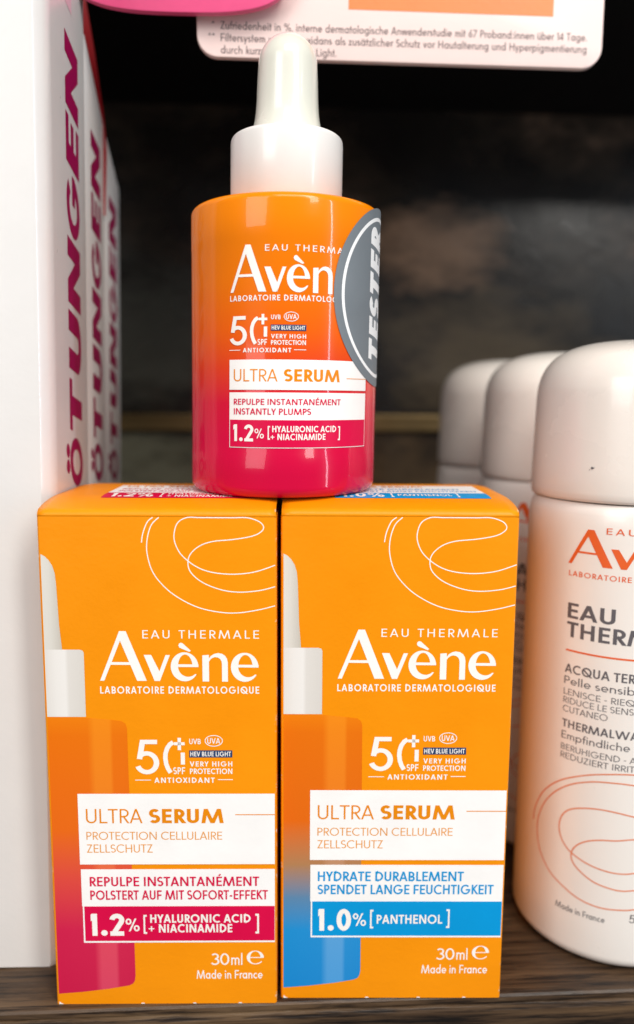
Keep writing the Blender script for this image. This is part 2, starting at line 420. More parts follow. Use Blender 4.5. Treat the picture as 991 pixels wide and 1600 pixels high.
    if ch == '4': S_(.44); H_(0, .58, .26); D_((.04, .26), (.44, .98), y0=.2); return .58, Q, .03, .03
    if ch == '5':
        r = .31 - h * .6; C_([(.50, T), (.165, T), (.09, .44)]); C_(arcpts(.255, h + r, .285 - h, r, 128, -158, 22)); return .54, Q, .04, .04
    if ch == '6': C_(arcpts(.27, h + .24, .27 - h, .26 - h * .4, 0, 360, 24)[:-1], True); D_((h * 1.15, .36), (.38, 1), y0=.33); return .54, Q, .05, .05
    if ch == '7': H_(0, .54, T); D_((.12, 0), (.50, T), y1=T); return .54, Q, .03, .03
    if ch == '8':
        C_(arcpts(.27, .75 - h / 2, .20 - h * .4, .24 - h / 2, 0, 360, 22)[:-1], True); C_(arcpts(.27, .26 + h / 3, .25 - h * .5, .26 - h * .6, 0, 360, 22)[:-1], True); return .54, Q, .05, .05
    if ch == '9': C_(arcpts(.27, T - .24, .27 - h, .26 - h * .4, 0, 360, 24)[:-1], True); D_((.16, 0), (.54 - h * 1.15, .62), y1=.66); return .54, Q, .05, .05
    if ch == '%':
        ww = w * .8
        for cx, cy in ((.20, .76), (.74, .24)): C_(arcpts(cx, cy, .20 - ww / 2, .24 - ww / 2, 0, 360, 22)[:-1], True, ww)
        Q.extend([clip(r, -1, 9, 0, 1) for r in ribbon([(.24, -.05), (.70, 1.05)], ww)]); return .94, Q, .05, .05
    if ch == '[': C_([(.20, 1 - h), (h, 1 - h), (h, h), (.20, h)]); return .20, Q, .06, .06
    if ch == ']': C_([(0, 1 - h), (.20 - h, 1 - h), (.20 - h, h), (0, h)]); return .20, Q, .06, .06
    if ch == '+':
        Q.extend(ribbon([(0, .46), (.62, .46)], w * .72)); Q.extend(ribbon([(.31, .15), (.31, .77)], w * .72)); return .62, Q, .08, .10
    if ch == '-': H_(0, .26, .38); return .26, Q, .08, .08
    if ch == '.': Q.append(arcpts(w * .65, w * .65, w * .65, w * .65, 0, 330, 11)); return w * 1.3, Q, .06, .06
    if ch == ',': D_((.02, -.12), (.09, .10), y0=-.12, y1=.10); return .1, Q, .06, .06
    if ch == ':':
        for y in (w * .65, XH - w * .65): Q.append(arcpts(w * .65, y, w * .65, w * .65, 0, 330, 11))
        return w * 1.3, Q, .08, .08
    if ch == '*':
        for a in (90, 210, 330): Q.extend(ribbon([(.17, .82), (.17 + .16 * cos(radians(a)), .82 + .16 * sin(radians(a)))], w * .9))
        return .34, Q, .03, .03
    # lower case
    r = XH / 2 - h; cy = XH / 2
    rx = .29 - h
    ring = lambda cx=.29: C_(arcpts(cx, cy, rx, r + .008, 0, 360, 26)[:-1], True)
    if ch == 'a': ring(); S_(.58 - h, 0, XH); return .58, Q, rd, .075
    if ch == 'd': ring(); S_(.58 - h, 0, 1.06); return .58, Q, rd, .075
    if ch == 'q': ring(); S_(.58 - h, -.3, XH); return .58, Q, rd, .075
    if ch == 'b': ring(); S_(h, 0, 1.06); return .58, Q, .075, rd
    if ch == 'p': ring(); S_(h, -.3, XH); return .58, Q, .075, rd
    if ch == 'g': ring(); C_([(.58 - h, XH), (.58 - h, -.05)] + arcpts(.29, -.05, rx, .24 - h, 0, -150, 12)); return .58, Q, rd, .075
    if ch == 'o': ring(); return .58, Q, rd, rd
    if ch == 'c': C_(arcpts(.29, cy, rx, r + .008, 48, 312, 20)); return .49, Q, rd, .03
    if ch == 'e': C_(arcpts(.29, cy, rx, r + .008, 0, 318, 24)); Q.extend(ribbon([(h, cy - h * .2), (.58, cy - h * .2)], w * .9)); return .58, Q, rd, .04
    if ch == 'i' or ch == 'j':
        if ch == 'i': S_(h, 0, XH)
        else: C_([(h, XH), (h, -.12)] + arcpts(h - .1, -.12, .1, .12, 0, -80, 6))
        Q.append(arcpts(h, .88, w * .66, w * .66, 0, 330, 11)); return w, Q, .075, .075
    if ch == 'l': S_(h, 0, 1.06); return w, Q, .075, .075
    if ch in 'nhr':
        S_(h, 0, XH if ch != 'h' else 1.06); a = .25 - h
        if ch == 'r': C_(arcpts(h + .20, XH - h - a * .8, .20, a * .8, 180, 70, 8)); return .30, Q, .075, .0
        C_(arcpts(.25, XH - h - a, a, a, 180, 0, 14) + [(.50 - h, 0)]); return .50, Q, .075, .07
    if ch == 'u':
        a = .25 - h; C_([(h, XH)] + arcpts(.25, h + a, a, a, 180, 360, 14)); S_(.50 - h, 0, XH); return .50, Q, .07, .075
    if ch == 'm':
        S_(h, 0, XH); a = .215 - h
        for x in (0, .43 - w): C_(arcpts(x + .215, XH - h - a, a, a, 180, 0, 12) + [(x + .43 - h, 0)])
        return .86 - w, Q, .075, .07
    if ch == 't': S_(.16, 0, .92); H_(0, .32, XH - h); return .32, Q, .02, .02
    if ch == 'f': C_([(.15, 0), (.15, .86)] + arcpts(.15 + .16, .86, .16, .20 - h, 180, 80, 8)); H_(0, .33, XH - h); return .33, Q, .02, .0
    if ch == 's':
        r4 = (XH - w) / 4; up = arcpts(.19, XH - h - r4, .15 - h * .3, r4, 40, 270, 12); lo = arcpts(.19, h + r4, .17 - h * .3, r4, 90, -140, 12)
        C_(up + lo[1:]); return .38, Q, .045, .045
    if ch == 'v' or ch == 'y':
        D_((w * .55, XH), (.26, 0), y1=XH); D_((.52 - w * .55, XH), (.26, 0), y0=(0 if ch == 'v' else -.3), y1=XH); return .52, Q, dg, dg
    if ch == 'w':
        xs = [w * .52, .20, .40, .60, .80 - w * .5]
        for i in range(4): D_((xs[i], XH * (1 - i % 2)), (xs[i + 1], XH * (i % 2)), y1=XH)
        return .80, Q, dg, dg
    if ch == 'x': D_((.05, 0), (.43, XH), y1=XH); D_((.43, 0), (.05, XH), y1=XH); return .48, Q, dg, dg
    if ch == 'z': H_(0, .40, XH - h); H_(0, .42, h); D_((w * .7, h), (.40 - w * .7, XH - h), y0=h, y1=XH - h); return .42, Q, .03, .03
    if ch == 'k': S_(h, 0, 1.06); D_((.02, .24), (.40, XH), x0=h, y1=XH); D_((.14, .38), (.46, 0), x0=w * .8, y1=.44); return .48, Q, .075, .0
    return .3, [], 0, 0

_cache = {}
def tri_union(polys):
    verts, faces, kept = [], [], []
    for p in polys:
        q = []
        for a, b in p:
            a, b = round(a, 6), round(b, 6)
            if not q or abs(a - q[-1][0]) + abs(b - q[-1][1]) > 2e-6: q.append((a, b))
        while len(q) > 1 and abs(q[0][0] - q[-1][0]) + abs(q[0][1] - q[-1][1]) <= 2e-6: q.pop()
        if len(q) < 3: continue
        ar = sum(q[i - 1][0] * q[i][1] - q[i][0] * q[i - 1][1] for i in range(len(q)))
        if abs(ar) < 1e-9: continue
        if ar < 0: q.reverse()
        k = len(verts); verts.extend(Vector(c) for c in q); faces.append(list(range(k, k + len(q)))); kept.append(q)
    if not faces: return [], []
    edges = [(f[i - 1], f[i]) for f in faces for i in range(len(f))]
    V, E_, F, _, _, OF = delaunay_2d_cdt(verts, edges, [], 0, 1e-6)
    def inside(x, y):
        for q in kept:
            c = False
            for i in range(len(q)):
                (ax, ay), (bx, by) = q[i - 1], q[i]
                if (ay > y) != (by > y) and x < (bx - ax) * (y - ay) / (by - ay) + ax: c = not c
            if c: return True
        return False
    keep = [f for f in F if inside(sum(V[i][0] for i in f) / 3, sum(V[i][1] for i in f) / 3)]
    return [tuple(v) for v in V], keep
def glyph_tris(ch, w):
    key = (ch, round(w, 4))
    if key not in _cache:
        a, Q, lb, rb = glyph(ch, w); V, F = tri_union(Q); _cache[key] = (a, V, F, lb, rb)
    return _cache[key]

class Print:
    """flat ink: collects triangles in (u, v) mm with a material index, then maps them onto a surface"""
    def __init__(s): s.v, s.f, s.m = [], [], []
    def tris(s, V, F, mi=0):
        k = len(s.v); s.v.extend(V)
        for f in F: s.f.append([i + k for i in f]); s.m.append(mi)
        return s
    def poly(s, polys, mi=0):
        V, F = tri_union(polys); return s.tris(V, F, mi)
    def rect(s, x0, x1, z0, z1, mi=0): return s.tris([(x0, z0), (x1, z0), (x1, z1), (x0, z1)], [[0, 1, 2, 3]], mi)
    def line(s, pts, w, mi=0, closed=False): return s.poly(ribbon(pts, w, closed), mi)
    def text(s, txt, x0, x1, z0, cap, w=0.12, mi=0, slant=0.0, track=0.0, xf=None, space=.30):
        """fits txt between x0 and x1; baseline z0, cap height in mm. xf: optional map of (x, z)"""
        pen, items, first = 0.0, [], True
        for ch in txt:
            if ch == ' ': pen += space + track; continue
            a, V, F, lb, rb = glyph_tris(ch, w)
            if not first: pen += lb
            items.append((pen, V, F)); pen += a + rb + track; first = False
            last = rb + track
        nat = pen - last
        k = (x1 - x0) / nat
        for px, V, F in items:
            P = [(x0 + (px + vx + slant * vz * cap / k) * k, z0 + vz * cap) for vx, vz in V]
            if xf: P = [xf(*p) for p in P]
            s.tris(P, F, mi)
        return s
    def build(s, name, mats, parent, fmap, step=0.0, steps_z=0.0):
        bm = bmesh.new(); vs = [bm.verts.new((a, b, 0)) for a, b in s.v]
        for f, mi in zip(s.f, s.m):
            try:
                F = bm.faces.new([vs[i] for i in f]); F.material_index = mi
            except ValueError: pass
        for v in [v for v in bm.verts if not v.link_faces]: bm.verts.remove(v)
        bmesh.ops.recalc_face_normals(bm, faces=bm.faces)
        for f in bm.faces:
            if f.normal.z < 0: f.normal_flip()
        if step:
            x0 = min(v.co.x for v in bm.verts); x1 = max(v.co.x for v in bm.verts)
            k = math.ceil((x1 - x0) / step)
            for i in range(1, k):
                bmesh.ops.bisect_plane(bm, geom=bm.verts[:] + bm.edges[:] + bm.faces[:], plane_co=(x0 + i * (x1 - x0) / k + 1e-4, 0, 0), plane_no=(1, 0, 0), dist=1e-6)
        for v in bm.verts: v.co = Vector(fmap(v.co.x, v.co.y)) * MM
        o = link(name, bm, mats, parent, smooth=bool(step))
        return o

def flat(y):   return lambda a, b: (a, y, b)
def wrap(R, lean=0.0): return lambda a, b: (R * sin(a / R) + lean * b, -R * cos(a / R), b)

# ---- the maker's wordmark, drawn as outlines (units: 918 wide, 290 high)
def wordmark(x0, x1, z0, z1):
    def lift(P): return [(x, 348 - (y + (x - 35) * .0066)) for x, y in P]
    polys = [[(35, 348), (59, 348), (168, 82), (152, 55)], [(152, 55), (190, 55), (305, 347), (249, 347), (146, 86)], [(92, 237), (235, 237), (235, 253), (88, 253)],
             [(290, 193), (333, 193), (384, 300), (380, 347), (350, 347)], [(416, 193), (441, 193), (381, 347), (357, 347)]]
    def e(dx, dy):
        o = [(x + dx, y + dy) for x, y in [(525 + 80 * cos(t), 262 - 86 * sin(t)) for t in [pi * i / 20 for i in range(21)]]]
        i_ = [(x + dx, y + dy) for x, y in [(529 + 42 * cos(t), 262 - 73 * sin(t)) for t in [pi * i / 20 for i in range(21)]]]
        Q = [[o[k], o[k + 1], i_[k + 1], i_[k]] for k in range(20)]
        o2 = [(525 + 80 * cos(t) + dx, 262 - 86 * sin(t) + dy) for t in [pi + (pi * .83) * i / 20 for i in range(21)]]
        i2 = [(545 + 58 * cos(t) + dx, 259 - 62 * sin(t) + dy) for t in [pi + (pi * .74) * i / 20 for i in range(21)]]
        Q += [[o2[k], o2[k + 1], i2[k + 1], i2[k]] for k in range(20)]
        Q.append([(478 + dx, 247 + dy), (605 + dx, 247 + dy), (605 + dx, 263 + dy), (478 + dx, 263 + dy)])
        return Q
    polys += e(0, 0) + e(348, 0)
    polys.append([(491, 138), (494, 126), (503, 120), (514, 122), (563, 167), (553, 173), (497, 149)])
    polys.append([(628, 193), (666, 190), (666, 348), (628, 348)])
    oa = [(664, 214), (678, 196), (697, 184), (718, 179), (742, 183), (760, 195), (771, 213), (775, 236), (775, 348)]
    ia = [(664, 232), (676, 216), (690, 206), (704, 203), (720, 206), (732, 215), (739, 228), (741, 244), (741, 348)]
    polys += [[oa[k], oa[k + 1], ia[k + 1], ia[k]] for k in range(8)]
    kx = (x1 - x0) / 918; kz = (z1 - z0) / 293
    return [[(x0 + (x - 35) * kx, z0 + y * kz) for x, y in lift(P)] for P in polys]
def estimate_mark(x0, x1, z0, z1):
    C = lambda t, rx, ry, cx=0.0: (cx + rx * cos(t), ry * sin(t))
    Q = []
    ts = [pi * i / 20 for i in range(21)]
    o = [C(t, 1, 1) for t in ts]; i_ = [C(t, .60, .90, .0) for t in ts]
    Q += [[o[k], o[k + 1], i_[k + 1], i_[k]] for k in range(20)]
    ts = [pi + pi * .78 * i / 20 for i in range(21)]
    o = [C(t, 1, 1) for t in ts]
    i_ = [C(pi + pi * .80 * i / 20, .60 + .28 * (i / 20) ** 1.0, .88) for i in range(21)]
    Q += [[o[k], o[k + 1], i_[k + 1], i_[k]] for k in range(20)]
    Q.append([(-.62, -.06), (.98, -.06), (.98, .06), (-.62, .06)])
    cx, cz, rx, rz = (x0 + x1) / 2, (z0 + z1) / 2, (x1 - x0) / 2, (z1 - z0) / 2
    return [[(cx + a * rx, cz + b * rz) for a, b in P] for P in Q]
def spf_block(P, x0, z0, kx, kz, white, navy):
    """sun protection mark; box units 0..17.04 wide (x from 15.29), 0..8.8 high (z from 42.63)"""
    X = lambda x: x0 + (x - 15.29) * kx
    Z = lambda z: z0 + (z - 42.63) * kz
    def T(t, xa, xb, za, zb, w, tr=0.0): P.text(t, X(xa), X(xb), Z(za), (zb - za) * kz, w, white, track=tr)
    T('5', 15.45, 19.55, 44.26, 50.60, .125)
    k = lambda pts: [(X(a), Z(b)) for a, b in pts]
    P.line(k([(22.02, 50.15), (21.45, 49.75), (20.95, 49.0), (20.68, 48.1), (20.62, 47.2), (20.75, 46.2), (21.05, 45.3), (21.5, 44.55)]), .78 * kx, white)
    P.rect(X(22.15), X(24.02), Z(49.60), Z(50.15), white); P.rect(X(22.80), X(23.38), Z(48.70), Z(50.95), white)
    P.rect(X(23.30), X(24.02), Z(46.05), Z(48.25), white)
    T('SPF', 21.98, 24.02, 44.28, 45.55, .16)
    T('UVB', 24.82, 26.82, 49.80, 50.78, .15); T('UVA', 27.95, 30.2, 49.88, 50.90, .15)
    P.line([(X(29.07 + 1.5 * cos(a)), Z(50.40 + .98 * sin(a))) for a in [2 * pi * i / 40 for i in range(40)]], .14 * kx, white, True)
    P.rect(X(24.79), X(32.27), Z(47.36), Z(48.66), navy)
    T('VERY HIGH', 24.85, 32.26, 45.70, 46.62, .17, .10); T('PROTECTION', 24.85, 32.25, 44.32, 45.32, .17)
    P.rect(X(15.29), X(18.05), Z(43.12), Z(43.26), white); P.rect(X(29.72), X(32.33), Z(43.20), Z(43.34), white)
    T('ANTIOXIDANT', 18.63, 29.16, 42.68, 43.64, .18, .12)
    Q = Print(); Q.text('HEV BLUE LIGHT', X(24.98), X(32.05), Z(47.58), .86 * kz, .16, 0)
    return Q
SWIRLS = [
    [(19.35, 90.2), (18.46, 88.85), (17.68, 87.0), (17.38, 85.33)],
    [(20.34, 90.2), (19.09, 88.3), (18.34, 85.87), (18.32, 83.22), (19.25, 80.13), (21.37, 77.46), (23.95, 75.54), (26.98, 74.11), (30.48, 73.36), (33.54, 73.27), (37.05, 73.82), (39.75, 74.51)],
    [(39.75, 77.83), (37.07, 77.15), (33.57, 76.87), (30.52, 77.31), (27.48, 78.55), (25.55, 80.28), (25.1, 82.01), (25.6, 83.47), (27.13, 84.8), (29.31, 85.56), (32.77, 85.92), (35.8, 86.46), (37.32, 87.17), (37.84, 88.03), (37.11, 88.95), (35.17, 89.72), (32.81, 90.2), (30.23, 90.36), (27.22, 90.26), (25.06, 89.83), (23.53, 88.75), (22.9, 87.1), (22.95, 85.44), (23.87, 83.46), (25.79, 81.7), (27.94, 80.6), (30.55, 80.07), (33.59, 80.0), (36.64, 80.45), (39.75, 81.53)]]

# ------------------------------------------------------------------ the setting: shelf, wall, board above
YAW = 0.0582
def yaw_at(x, y, s, d=0.0):      # point s mm along the shelf direction, d mm behind, from (x, y)
    return (x + s * cos(YAW) - d * sin(YAW), y + s * sin(YAW) + d * cos(YAW))
ex, ey = yaw_at(-56.26, 129.52, 56)
def profile_extrude(prof, x0, x1, nx=1):
    bm = bmesh.new(); A = [[bm.verts.new((x0 + (x1 - x0) * i / nx) * MM if k == 0 else c * MM for k, c in enumerate((0, y, z))) for y, z in prof] for i in range(nx + 1)]
    n = len(prof)
    for a, b in zip(A, A[1:]):
        for i in range(n): bm.faces.new((a[i], a[(i + 1) % n], b[(i + 1) % n], b[i]))
    bm.faces.new(A[0]); bm.faces.new(list(reversed(A[-1])))
    bmesh.ops.recalc_face_normals(bm, faces=bm.faces)
    return bm
prof = [(170, 0), (0.9, 0), (0.35, -0.12), (0.0, -0.5), (-0.05, -1.35), (0.45, -1.6), (0.5, -2.0), (-0.15, -2.3), (-0.35, -2.9), (-0.35, -22), (0, -24), (170, -24)]
shelf = link("wooden_shelf", profile_extrude(prof, -190, 190, 1), 'wood')
shelf.location = (ex * MM, ey * MM, 0); shelf.rotation_euler = (0, 0, YAW)
tag(shelf, "dark brown grained wooden shelf board carrying the boxes and spray cans", "shelf", kind='structure')
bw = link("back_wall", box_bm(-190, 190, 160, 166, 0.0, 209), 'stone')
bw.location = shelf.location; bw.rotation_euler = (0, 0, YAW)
tag(bw, "dark glossy panel behind the shelf, soft reflections painted into its colour", "wall", kind='structure')
us = link("upper_shelf", box_bm(-190, 190, 44, 170, 209.2, 232, 0.6), 'black')
us.location = shelf.location; us.rotation_euler = (0, 0, YAW)
tag(us, "black underside of the shelf above", "shelf", kind='structure')
gs = link("brass_strip", box_bm(-190, 190, 157.2, 159.9, 98.0, 104.0, 0.5, 2), 'brass')
gs.location = shelf.location; gs.rotation_euler = (0, 0, YAW)
tag(gs, "thin worn brass strip running across the dark back wall", "metal strip")

# ------------------------------------------------------------------ orange serum cartons
BW_, BD, BH = 40.0, 36.7, 90.6
def dome(y):
    d = min(y, BD - y)
    t = max(0.0, min(1.0, d / 11.0))
    return 1.75 * (1 - (1 - t) ** 2.3)
def make_carton(loc, yaw, kind):
    red = kind == 'red'
    root = empty("serum_carton", loc, yaw)
    H0 = BH - 0.9
    body = link("carton_body", box_bm(0, BW_, 0, BD, 0.0, H0, 0.45, 3, lambda e: abs(e.verts[0].co.z - e.verts[1].co.z) > 0.02), 'board', root)
    auto_smooth(body, 40)
    # lid: a board that folds over the front edge and bulges
    bm = bmesh.new(); ys = [0.0, .08, .25, .5, .8] + [1.2 + i * (BD - 1.2 - .5) / 26 for i in range(27)] + [BD - .25, BD - .05]
    nx = 26; rows = []
    for y in ys:
        z = BH + dome(y)
        e = max(0.0, 0.95 - y)
        z -= 0.9 * (1 - sqrt(max(0.0, 1 - (e / 0.95) ** 2))) if e > 0 else 0
        row = []
        for i in range(nx + 1):
            x = BW_ * i / nx
            # rounded tuck corners at the far end, slight droop near the side edges
            inset = 0.12 + 1.6 * max(0.0, (y - (BD - 5.5)) / 5.5) ** 2.5
            x = inset + (BW_ - 2 * inset) * i / nx
            droop = 0.35 * (1 - min(1.0, min(x, BW_ - x) / 3.5)) ** 2 * min(1.0, y / 6.0)
            row.append(bm.verts.new((x * MM, y * MM, (z - droop) * MM)))
        rows.append(row)
    for a, b in zip(rows, rows[1:]):
        for i in range(nx): bm.faces.new((a[i], a[i + 1], b[i + 1], b[i]))
    bmesh.ops.recalc_face_normals(bm, faces=bm.faces)
    for f in bm.faces:
        if f.normal.z < 0: f.normal_flip()
    lid = link("carton_lid", bm, 'board', root, True)
    sm = lid.modifiers.new("thickness", 'SOLIDIFY'); sm.thickness = 0.38 * MM; sm.offset = -1
    # printed strip on the lid
    P = Print(); P.rect(9.2, 36.5, 11.5, 24.0, 0); P.rect(9.2, 36.5, 6.2, 11.5, 1)
    def onlid(off):
        return lambda a, b: (a, b, BH + dome(b) - 0.35 * (1 - min(1.0, min(a, BW_ - a) / 3.5)) ** 2 * min(1.0, b / 6.0) + off)
    def split(o_p):                       # cut along depth so the print follows the bulge
        return o_p
    bmq = Print()
    for k in range(16):
        za = 6.2 + (24.0 - 6.2) * k / 16; zb = 6.2 + (24.0 - 6.2) * (k + 1) / 16
        bmq.rect(9.2, 36.5, za, zb, 1 if (za + zb) / 2 < 11.4 else 0)
    lp = bmq.build("lid_label", ['panel', 'magenta' if red else 'blue'], lid, onlid(0.05))
    P = Print()
    if red:
        P.text('1.2%', 10.6, 18.0, 7.0, 3.6, .18, 0); P.text('[', 19.2, 19.7, 6.9, 3.9, .12, 0)
        P.text('HYALURONIC ACID', 20.4, 34.0, 9.2, 1.5, .17, 0); P.text('+ NIACINAMIDE', 20.4, 32.0, 7.0, 1.5, .17, 0); P.text(']', 34.6, 35.1, 6.9, 3.9, .12, 0)
        P.text('REPULPE INSTANTANÉMENT', 10.6, 35, 16.6, 1.7, .13, 1); P.text('POLSTERT AUF MIT SOFORT-EFFEKT', 10.6, 35.6, 13.4, 1.7, .13, 1)
    else:
        P.text('1.0%', 10.6, 18.0, 7.0, 3.6, .18, 0); P.text('[', 19.2, 19.7, 6.9, 3.9, .12, 0)
        P.text('PANTHENOL', 20.4, 30.0, 7.9, 1.8, .17, 0); P.text(']', 30.8, 31.3, 6.9, 3.9, .12, 0)
        P.text('HYDRATE DURABLEMENT', 10.6, 33, 16.6, 1.7, .13, 1); P.text('SPENDET LANGE FEUCHTIGKEIT', 10.6, 35.6, 13.4, 1.7, .13, 1)
    P.text('ULTRA SERUM', 10.6, 26.5, 20.5, 2.4, .13, 2)
    P.build("lettering", ['ink', 'magenta' if red else 'blue', 'orange_ink'], lp, onlid(0.09))
    # printed picture of the bottle on the front
    P = Print()
    P.poly([[(0.46, 54.75)] + [(7.1, 54.75), (7.1, 66.2), (6.9, 66.6), (6.4, 66.75), (0.46, 66.75)]], 1)
    P.poly([[(0.46, 66.75), (3.45, 66.75), (3.1, 71.1), (2.95, 75.6), (2.85, 78.3), (2.7, 80.05), (2.35, 81.3), (1.75, 82.3), (1.1, 82.95), (0.46, 83.3)]], 0)
    P.poly([[(0.46, 2.1), (4.9, 2.46), (9.6, 3.06), (13.2, 3.7), (13.9, 4.05), (14.25, 4.6), (14.4, 5.7), (14.1, 52.7), (13.85, 53.5), (13.2, 54.0), (11.1, 54.25), (7.1, 54.6), (0.46, 54.75)]], 2)
    P.build("bottle_picture", ['pic_bulb', 'pic_collar', 'pic_red' if red else 'pic_blue'], root, flat(-0.03))
    P = Print()
    for c in SWIRLS: P.line(spline([(x, min(z, 89.6)) for x, z in c]), 0.17, 0)
    P.build("swirl_print", ['ink'], root, flat(-0.04))
    P = Print()
    P.poly(wordmark(9.75, 36.9, 61.25, 70.05), 0)
    P.text('EAU THERMALE', 17.15, 37.0, 68.75, 1.45, .115, 0, track=.20)
    P.text('LABORATOIRE DERMATOLOGIQUE', 9.7, 37.0, 58.95, 1.28, .165, 0, track=.09)
    P.build("logo_lettering", ['ink'], root, flat(-0.04))
    P = Print(); Q = spf_block(P, 15.29, 42.63, 1, 1, 0, 1)
    sp = P.build("sun_protection_print", ['ink', 'navy'], root, flat(-0.05)); Q.build("lettering", ['ink'], sp, flat(-0.08))
    P = Print(); P.rect(5.15, 39.65, 27.35, 40.65, 0)
    lb = P.build("label_panel", ['panel'], root, flat(-0.06))
    P = Print(); P.text('ULTRA', 6.5, 16.4, 35.16, 2.68, .10, 0); P.text('SERUM', 17.65, 30.65, 35.16, 2.68, .20, 0)
    P.rect(32.7, 39.65, 36.66, 36.82, 0)
    P.text('PROTECTION CELLULAIRE', 6.46, 30.36, 32.05, 1.5, .105, 1); P.text('ZELLSCHUTZ', 6.47, 18.05, 29.62, 1.55, .105, 1)
    P.build("lettering", ['orange_ink', 'thin_orange_ink'], lb, flat(-0.09))
    P = Print(); P.rect(5.25, 39.65, 19.3, 26.42, 0); P.rect(5.35, 39.65, 12.2, 19.3, 0)
    P2 = Print(); P2.rect(5.62, 39.6, 12.55, 19.3, 0)
    ip = P.build("ingredient_panel", ['panel'], root, flat(-0.06))
    P2.build("colour_band", ['magenta' if red else 'blue'], ip, flat(-0.09))
    P = Print()
    if red:
        P.text('REPULPE INSTANTANÉMENT', 6.77, 36.86, 23.2, 1.8, .155, 1); P.text('POLSTERT AUF MIT SOFORT-EFFEKT', 6.78, 38.4, 20.6, 1.8, .155, 1)
        P.text('1.2', 6.7, 12.6, 13.6, 4.3, .20, 0); P.text('%', 12.9, 15.4, 14.45, 2.5, .14, 0); P.text('[', 16.1, 16.7, 13.95, 3.7, .10, 0)
        P.text('HYALURONIC ACID', 17.32, 35.3, 16.1, 1.62, .185, 0); P.text('+ NIACINAMIDE', 17.0, 32.0, 14.2, 1.62, .185, 0); P.text(']', 36.15, 36.8, 13.95, 3.85, .10, 0)
    else:
        P.text('HYDRATE DURABLEMENT', 6.6, 32.6, 23.3, 1.85, .155, 1); P.text('SPENDET LANGE FEUCHTIGKEIT', 6.6, 38.0, 20.75, 1.85, .155, 1)
        P.text('1.0', 6.7, 12.6, 13.55, 4.3, .20, 0); P.text('%', 12.9, 15.3, 14.5, 2.5, .14, 0); P.text('[', 16.0, 16.6, 14.0, 3.7, .10, 0)
        P.text('PANTHENOL', 17.2, 29.0, 14.95, 1.75, .17, 0); P.text(']', 29.7, 30.3, 14.1, 3.7, .10, 0)
    P.build("lettering", ['ink', 'magenta' if red else 'blue'], ip, flat(-0.12))
    P = Print(); P.text('30', 28.1, 31.4, 7.7, 2.3, .115, 0); P.text('ml', 31.75, 33.76, 7.7, 2.2, .115, 0)
    P.poly(estimate_mark(34.55, 37.65, 7.8, 10.5), 0); P.text('Made in France', 25.45, 37.4, 4.98, 1.68, .13, 0)
    P.build("volume_lettering", ['ink'], root, flat(-0.04))
    # raw board showing at the worn bottom corner and flap notches
    P = Print(); P.poly([[(0.46, 0.02), (1.3, 0.02), (0.9, 0.2), (0.5, 0.55)]], 0)
    for x in (15.3, 24.7, 33.0): P.poly([[(x, .02), (x + .7, .02), (x + .55, .2), (x + .15, .22)]], 0)
    P.build("worn_edge", ['panel'], root, flat(-0.03))
    return root

box_red = make_carton((-46.76, 131.77, 0), 0.0149, 'red')
tag(box_red, "orange serum carton with crimson bottle picture and 1.2% band, under the bottle", "carton", "orange serum cartons")
box_blue = make_carton((-6.1, 133.67, 0), 0.009, 'blue')
box_blue.scale.x = 1.012
tag(box_blue, "orange serum carton with blue bottle picture and 1.0% band, beside the spray can", "carton", "orange serum cartons")

# ------------------------------------------------------------------ tester bottle on the cartons
LEAN = 0.011; RB = 17.24; BZ = BH + 1.76
bt = empty("dropper_bottle", (-6.55, 152.92, BZ), 0)
tag(bt, "orange to crimson dropper bottle with grey tester sticker standing on the cartons", "bottle")
def bwrap(R, lean):
    g = wrap(R, lean)
    return lambda a, b: g(a + 0.8, b)
def rnd(r, z0, rad, up=True, n=8):     # rounded end of a cylinder
    out = []
    for i in range(n + 1):
        a = pi / 2 * i / n
        out.append((r - rad + rad * sin(a), z0 + rad - rad * cos(a)) if not up else (r - rad + rad * cos(a), z0 - rad + rad * sin(a)))
    return out
pr = [(0, 0.45), (13.5, 0.35), (14.6, 0.0), (15.2, 0.0)] + rnd(RB, 0.0, 1.9, False)[1:] + [(RB, 4), (RB, 7.62), (RB - .035, 7.68), (RB - .035, 25), (RB - .035, 43.1), (RB, 43.2), (RB, 47)] + rnd(RB, 50.6, 1.3, True) + [(12.0, 50.85), (10.2, 51.0), (9.6, 51.0), (0, 51.0)]
link("bottle_body", lathe_bm(pr, 224, LEAN), 'bottle', bt, True)
auto_smooth(bt.children[0], 50)
pr = [(0, 51.0), (10.05, 51.0), (10.15, 51.1), (10.15, 62.0)] + rnd(10.10, 63.4, 0.9, True) + [(6.6, 63.45), (6.5, 63.2), (0, 63.2)]
o = link("collar", lathe_bm(pr, 128, LEAN), 'collar', bt, True); auto_smooth(o, 50)
pr = [(0, 63.1), (6.45, 63.15), (6.4, 63.9), (6.15, 65.2), (5.88, 66.4), (5.68, 67.8), (5.54, 69.9), (5.42, 73.3), (5.28, 75.8)] + [(5.28 * cos(t), 75.8 + 5.45 * sin(t)) for t in [pi / 2 * i / 14 for i in range(1, 14)]] + [(0, 81.25)]
o = link("rubber_bulb", lathe_bm(pr, 128, LEAN), 'rubber', bt, True); auto_smooth(o, 60)
P = Print()
P.poly(wordmark(-9.75, 12.4, 34.5, 42.1), 0)
P.text('EAU THERMALE', -3.5, 12.5, 41.0, 1.0, .12, 0, track=.22)
P.text('LABORATOIRE DERMATOLOGIQUE', -9.82, 12.4, 33.05, .92, .165, 0, track=.10)
P.build("logo_lettering", ['ink'], bt, bwrap(RB + .03, LEAN), 0.8)
P = Print(); Q = spf_block(P, -9.95, 24.6, .792, .755, 0, 1)
